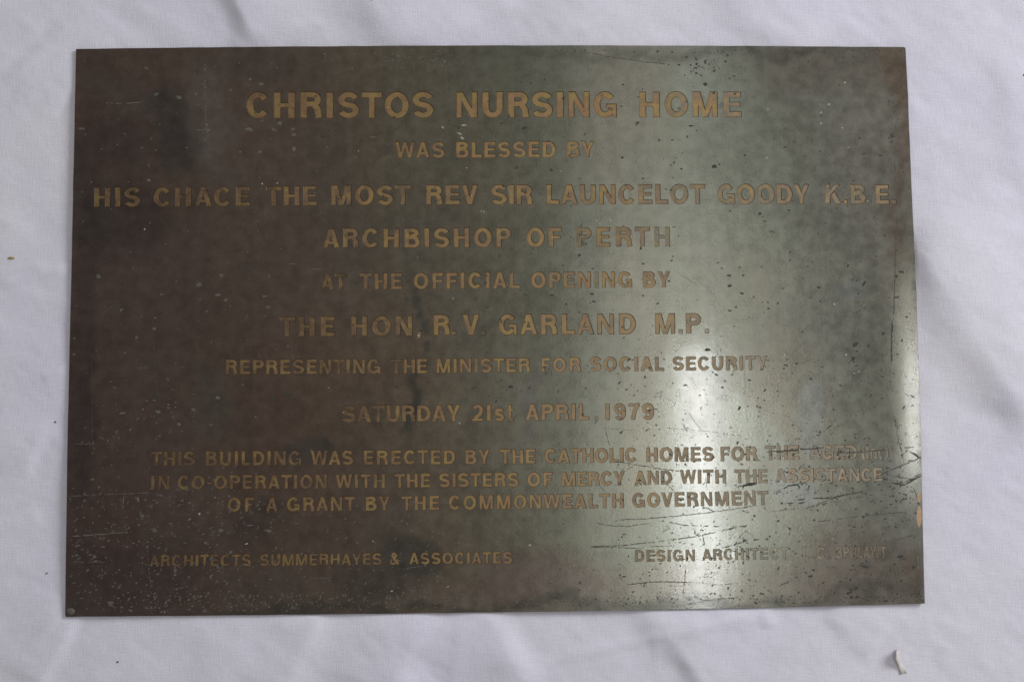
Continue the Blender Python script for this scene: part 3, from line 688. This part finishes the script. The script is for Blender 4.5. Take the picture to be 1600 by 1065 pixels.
LT = [
 ([(448.6, 413), (462.4, 412)], 1.5, 0), ([(485.4, 420), (504.6, 420.6)], 1.2, 0), ([(1163.6, 554), (1164.4, 642)], .9, .1), ([(1133.8, 322), (1142.5, 405)], .8, .15), ([(160, 160), (185, 162), (222, 160)], 1.4, .15), ([(304, 203), (330, 203)], 1.6, .1),
 ([(109, 774.6), (235, 769)], 1.0, .2), ([(111, 837.6), (197, 831)], 1.5, .05), ([(111, 877), (165, 878)], .9, .3), ([(1055, 422), (1092, 447)], .8, .1), ([(1082, 430), (1100, 445), (1117, 462)], .9, .1), ([(1092, 430), (1112, 452)], .7, .1), ([(1098, 428), (1118, 455)], .7, .2),
 ([(1037, 283), (1056, 302)], 1.0, .1), ([(1050, 275), (1066, 292)], 1.0, .1), ([(1082, 303), (1120, 308), (1142, 314)], 1.1, .05), ([(1090, 310), (1125, 314), (1150, 323)], .8, .1), ([(1078, 297), (1118, 303)], .7, .2), ([(869, 590), (870, 620)], .9, .1), ([(770, 700), (781, 693)], 1.5, 0), ([(908, 680), (912, 692)], 1.0, 0),
 ([(320, 95), (321, 180), (326, 230)], 1.3, .55), ([(230, 850), (236, 930)], 1.0, .4), ([(629, 888), (660, 884)], 1.0, .1), ([(194, 770), (192, 790)], 1.6, .2), ([(1170, 465), (1190, 467)], .7, .2), ([(1280, 512), (1300, 507)], 1.2, .2), ([(690, 786), (704, 784)], 1.0, 0), ([(1400, 640), (1402, 700)], 1.2, .3),
 ([(212, 575), (235, 574)], .8, .3), ([(490, 903), (520, 902)], 1.0, .2), ([(115, 693), (150, 694)], 1.0, .2), ([(1436, 840), (1437, 858)], 3.5, .15), ([(1434, 862), (1435, 890)], 2.0, .3),
]
for pts, w, bk in LT: scratch(pts, w, MAT_SCR_L, bk, .00004)

# bare brass worn spots on the right edge, and the grey blob in the bottom left corner
def patch(name, cx, cy, rx, ry, mat, hgt, dome=False):
    vv, ff = [], []; rings = 4; m = 16
    x, y, z = on_plate(cx, cy); vv.append((x, y, z + hgt))
    for r in range(1, rings+1):
        for i in range(m):
            t = 2*math.pi*i/m; k = r/rings; ir = 1 + .16*mnoise.noise(Vector((cx + math.cos(t)*1.3, math.sin(t)*1.3, cy)))
            X, Y = P(cx + rx*k*ir*math.cos(t), cy + ry*k*ir*math.sin(t))
            hh = hgt*math.sqrt(max(0, 1-k*k)) if dome else hgt*(1 - .7*k**4)
            vv.append((X, Y, TOP + bend(X, Y) + hh + .00001))
    for i in range(m): ff.append((0, 1+i, 1+(i+1) % m))
    for r in range(rings-1):
        for i in range(m):
            a = 1 + r*m + i; b = 1 + r*m + (i+1) % m; ff.append((a, a+m, b+m, b))
    ff = [f[::-1] for f in ff]
    me = bpy.data.meshes.new(name); me.from_pydata(vv, [], ff); me.update()
    for p in me.polygons: p.use_smooth = True
    return link(name, me, mat, plaque)
patch('bare_brass_spot', 1435.8, 806, 3.8, 17, MAT_BARE, .00005)
patch('bare_brass_spot', 1435, 777, 2.8, 8, MAT_BARE, .00005)
patch('corner_blob', 110.5, 954.5, 6.4, 5.4, MAT_BLOB, .0007, True)

# ------------------------------------------------------------------ white cloth
FOLDS = [  # start, end (photograph px), steep width, gentle width, height in mm; steep side lies left of start->end seen from above
 ((340, -60), (418, 95), 20, 110, 2.3, 1), ((540, -60), (660, 110), 42, 120, 2.4, 1), ((1110, -60), (1250, 110), 32, 100, 1.6, 1), ((1400, 330), (1640, 700), 42, 130, 3.2, 1),
 ((500, 930), (430, 1110), 20, 60, 1.3, -1), ((660, 930), (600, 1110), 36, 90, 2.0, -1), ((735, 920), (835, 1100), 60, 26, 1.7, 1), ((1000, 930), (1130, 1100), 22, 120, 1.8, 1),
 ((125, 940), (45, 1090), 12, 60, 1.1, -1), ((-20, 446), (118, 413), 7, 10, .45, -1), ((-20, 428), (75, 410), 5, 9, .35, -1), ((60, 592), (116, 568), 5, 12, .35, -1), ((820, 1042), (1250, 944), 9, 9, .35, -1), ((1188, 930), (1205, 985), 9, 14, .6, 1),
 ((-40, 690), (60, 730), 30, 60, .9, 1), ((20, 90), (100, 170), 40, 70, .8, 1), ((850, -20), (890, 70), 50, 80, .8, 1), ((1060, 985), (1200, 950), 10, 24, .5, -1), ((1290, 950), (1380, 1020), 20, 60, .8, 1), ((380, 930), (330, 1110), 40, 60, .7, -1), ((-40, 830), (70, 800), 9, 20, .35, -1), ((1560, 60), (1640, 360), 30, 60, .9, 1),
]
def cloth_height(X, Y):
    Z = np.zeros_like(X)
    for (a, b, ws, wg, amp, side) in FOLDS:
        A = np.array(P(*a)); B = np.array(P(*b)); d = B - A; L = np.linalg.norm(d); d /= L
        rx, ry = X-A[0], Y-A[1]; t = (rx*d[0] + ry*d[1])/L; s = (-rx*d[1] + ry*d[0])*side
        # s > 0 : towards upper right of a line drawn downwards
        end = np.clip(np.minimum(t, 1-t)/.22, 0, 1); end = end*end*(3-2*end)
        wander = 1 + .25*np.sin(t*9 + amp*3)
        prof = np.where(s < 0, np.exp(-(s/(ws*PX*1.1*wander))**2), np.exp(-(s/(wg*PX))**2))
        Z += amp*.001*end*prof
    return Z
nx, ny = 760, 560
xs = np.linspace(-.62, .62, nx); ys = np.linspace(-.50, .46, ny)
X, Y = np.meshgrid(xs, ys)
Z = cloth_height(X, Y)*2.4
def vnoise(X, Y, sc_, seed, oct_=3):
    r = np.random.default_rng(seed); out = np.zeros_like(X); amp = 1
    for o in range(oct_):
        g = r.standard_normal((64, 64)); u = (X*sc_*2**o + 31.7) % 63; v_ = (Y*sc_*2**o + 17.3) % 63
        i = u.astype(int); j = v_.astype(int); fu = u-i; fv = v_-j; fu = fu*fu*(3-2*fu); fv = fv*fv*(3-2*fv)
        out += amp*((g[i, j]*(1-fu)+g[i+1, j]*fu)*(1-fv)+(g[i, j+1]*(1-fu)+g[i+1, j+1]*fu)*fv); amp *= .45
    return out
for _ in range(70):
    side_ = rng.integers(0, 4)
    px, py = ((rng.uniform(-60, 1660), rng.uniform(955, 1090)), (rng.uniform(-60, 1660), rng.uniform(-40, 80)), (rng.uniform(-60, 100), rng.uniform(0, 1065)), (rng.uniform(1450, 1660), rng.uniform(0, 1065)))[side_]
    an = rng.normal(1.1 if side_ == 0 else .25 if side_ == 2 else .9, .45); L_px = rng.uniform(40, 190); wpx = rng.uniform(4, 12)
    A_ = np.array(P(px, py)); dd = np.array((math.cos(an), math.sin(an)))
    t_ = ((X-A_[0])*dd[0] + (Y-A_[1])*dd[1])/(L_px*PX*.5); s_ = (-(X-A_[0])*dd[1] + (Y-A_[1])*dd[0] + .004*np.sin(t_*2))/(wpx*PX)
    Z += rng.uniform(.00008, .00030)*wpx/8*np.exp(-t_**2)*np.exp(-s_**2)
Z += .0010*vnoise(X, Y, 9, 1) + .00022*vnoise(X*.6+Y*.8, Y*.35-X*.3, 70, 2)
# under the plaque the cloth is pressed flat
c4 = [P(119, 77), P(1414, 74), P(1445, 942), P(102, 962)]
dist_in = np.full_like(X, 1e9)
for i in range(4):
    a, b = np.array(c4[i]), np.array(c4[(i+1) % 4]); d = (b-a)/np.linalg.norm(b-a)
    dist_in = np.minimum(dist_in, -((X-a[0])*(-d[1]) + (Y-a[1])*d[0]))
w_ = 1/(1 + np.exp(np.clip(-(dist_in + .004)/.0035, -50, 50)))
Z = Z - .0012
Z = Z*(1-w_) + np.minimum(Z, -.0006)*w_
Z = np.where(dist_in > -.0015, np.minimum(Z, -.0002), Z)
me = bpy.data.meshes.new('cloth')
vv = np.stack([X, Y, Z], -1).reshape(-1, 3)
ii = np.arange(nx*ny).reshape(ny, nx)
q = np.stack([ii[:-1, :-1], ii[:-1, 1:], ii[1:, 1:], ii[1:, :-1]], -1).reshape(-1, 4)
me.vertices.add(len(vv)); me.vertices.foreach_set('co', vv.astype(np.float32).ravel())
me.loops.add(q.size); me.loops.foreach_set('vertex_index', q.astype(np.int32).ravel())
me.polygons.add(len(q)); me.polygons.foreach_set('loop_start', np.arange(0, q.size, 4, dtype=np.int32)); me.polygons.foreach_set('loop_total', np.full(len(q), 4, dtype=np.int32))
me.polygons.foreach_set('use_smooth', np.ones(len(q), dtype=bool)); me.update(calc_edges=True)
cl = link('cotton_sheet', me, MAT_CLOTH)
tag(cl, 'creased plain white cotton sheet spread under the brass plaque', 'sheet')
def ground(px, py):
    x, y = P(px, py, -.001)
    i = int(round((x-xs[0])/(xs[1]-xs[0]))); j = int(round((y-ys[0])/(ys[1]-ys[0])))
    return x, y, float(Z[min(max(j, 0), ny-1), min(max(i, 0), nx-1)])

# ------------------------------------------------------------------ small bits lying on the sheet
def scrap():
    path = [(1397.5, 1015), (1396, 1021), (1397, 1028), (1399.5, 1034), (1403, 1040), (1406, 1046), (1408, 1053)]
    wd = [4.0, 8.0, 9.5, 9.0, 7.5, 8.5, 11.0]; lift = [.0050, .0052, .0048, .0036, .0018, .0006, .0004]
    x0, y0, z0 = ground(1402, 1035)
    vv, ff = [], []; m = 6
    for (px, py), w, lf in zip(path, wd, lift):
        for s in range(m+1):
            t = s/m; X, Y = P(px + w*t, py - 2.0*t, 0)
            z = z0 + .0003 + lf*math.cos(t*1.45)
            vv.append((X - x0 + random.uniform(-.0004, .0004), Y - y0 + random.uniform(-.0005, .0005), z - z0))
    k = len(vv)
    vv += [(a, b, c - .00035) for a, b, c in vv]
    for i in range(len(path)-1):
        for s in range(m):
            a = i*(m+1)+s; b = a+1; c = a+m+2; d = a+m+1
            ff.append((a, b, c, d)); ff.append((a+k, d+k, c+k, b+k))
    for i in range(len(path)-1):
        a = i*(m+1); d = a+m+1; ff.append((a, d, d+k, a+k)); a += m; d += m; ff.append((a, a+k, d+k, d))
    for s in range(m):
        ff.append((s, s+k, s+1+k, s+1)); a = (len(path)-1)*(m+1)+s; ff.append((a, a+1, a+1+k, a+k))
    me = bpy.data.meshes.new('curled_scrap'); me.from_pydata(vv, [], ff); me.update()
    for p in me.polygons: p.use_smooth = True
    o = link('curled_scrap', me, MAT_SCRAP); o.location = (x0, y0, z0)
    tag(o, 'small curled cream paper scrap lying on the sheet at the lower right', 'paper scrap')
scrap()
def bit(name, px, py, rx, ry, mat, label, cat, ang=0):
    x, y, z = ground(px, py); vv, ff = [], []; m = 9
    for r, (k, hz) in enumerate(((1.0, .0), (.85, .55), (.4, .95))):
        for i in range(m):
            t = 2*math.pi*i/m; j = U(.8, 1.15); dx = rx*PX*k*j*math.cos(t); dy = ry*PX*k*j*math.sin(t)
            vv.append((dx*math.cos(ang)-dy*math.sin(ang), dx*math.sin(ang)+dy*math.cos(ang), hz*min(rx, ry)*PX*.9))
    vv.append((0, 0, min(rx, ry)*PX))
    for r in range(2):
        for i in range(m): ff.append((r*m+i, r*m+(i+1) % m, (r+1)*m+(i+1) % m, (r+1)*m+i))
    for i in range(m): ff.append((2*m+i, 2*m+(i+1) % m, 3*m))
    me = bpy.data.meshes.new(name); me.from_pydata(vv, [], ff); me.update()
    o = link(name, me, mat); o.location = (x, y, z); tag(o, label, cat)
bit('crumb', 17, 403, 6.0, 2.4, MAT_CRUMB, 'mustard-brown oblong crumb on the sheet left of the plaque', 'crumb')
bit('lint_speck', 1599, 119, 3.0, 2.6, MAT_LINT, 'dark speck on the sheet at the right edge, above plaque corner level', 'lint speck')
bit('lint_speck', 86.5, 659, 1.8, 1.4, MAT_LINT, 'tiny dark round speck on the sheet just left of the plaque', 'lint speck')
bit('lint_speck', 72, 895.5, 2.4, 1.0, MAT_LINT, 'tiny dark oblong speck on the sheet near the plaque lower left corner', 'lint speck', .5)
bit('lint_speck', 582, 4, 1.6, 1.8, MAT_LINT, 'tiny dark speck on the sheet at the top edge above the plaque', 'lint speck')
bit('lint_speck', 184.5, 1033, 1.6, 1.6, MAT_LINT, 'tiny dark speck on the sheet below the plaque, beside a diagonal crease', 'lint speck')
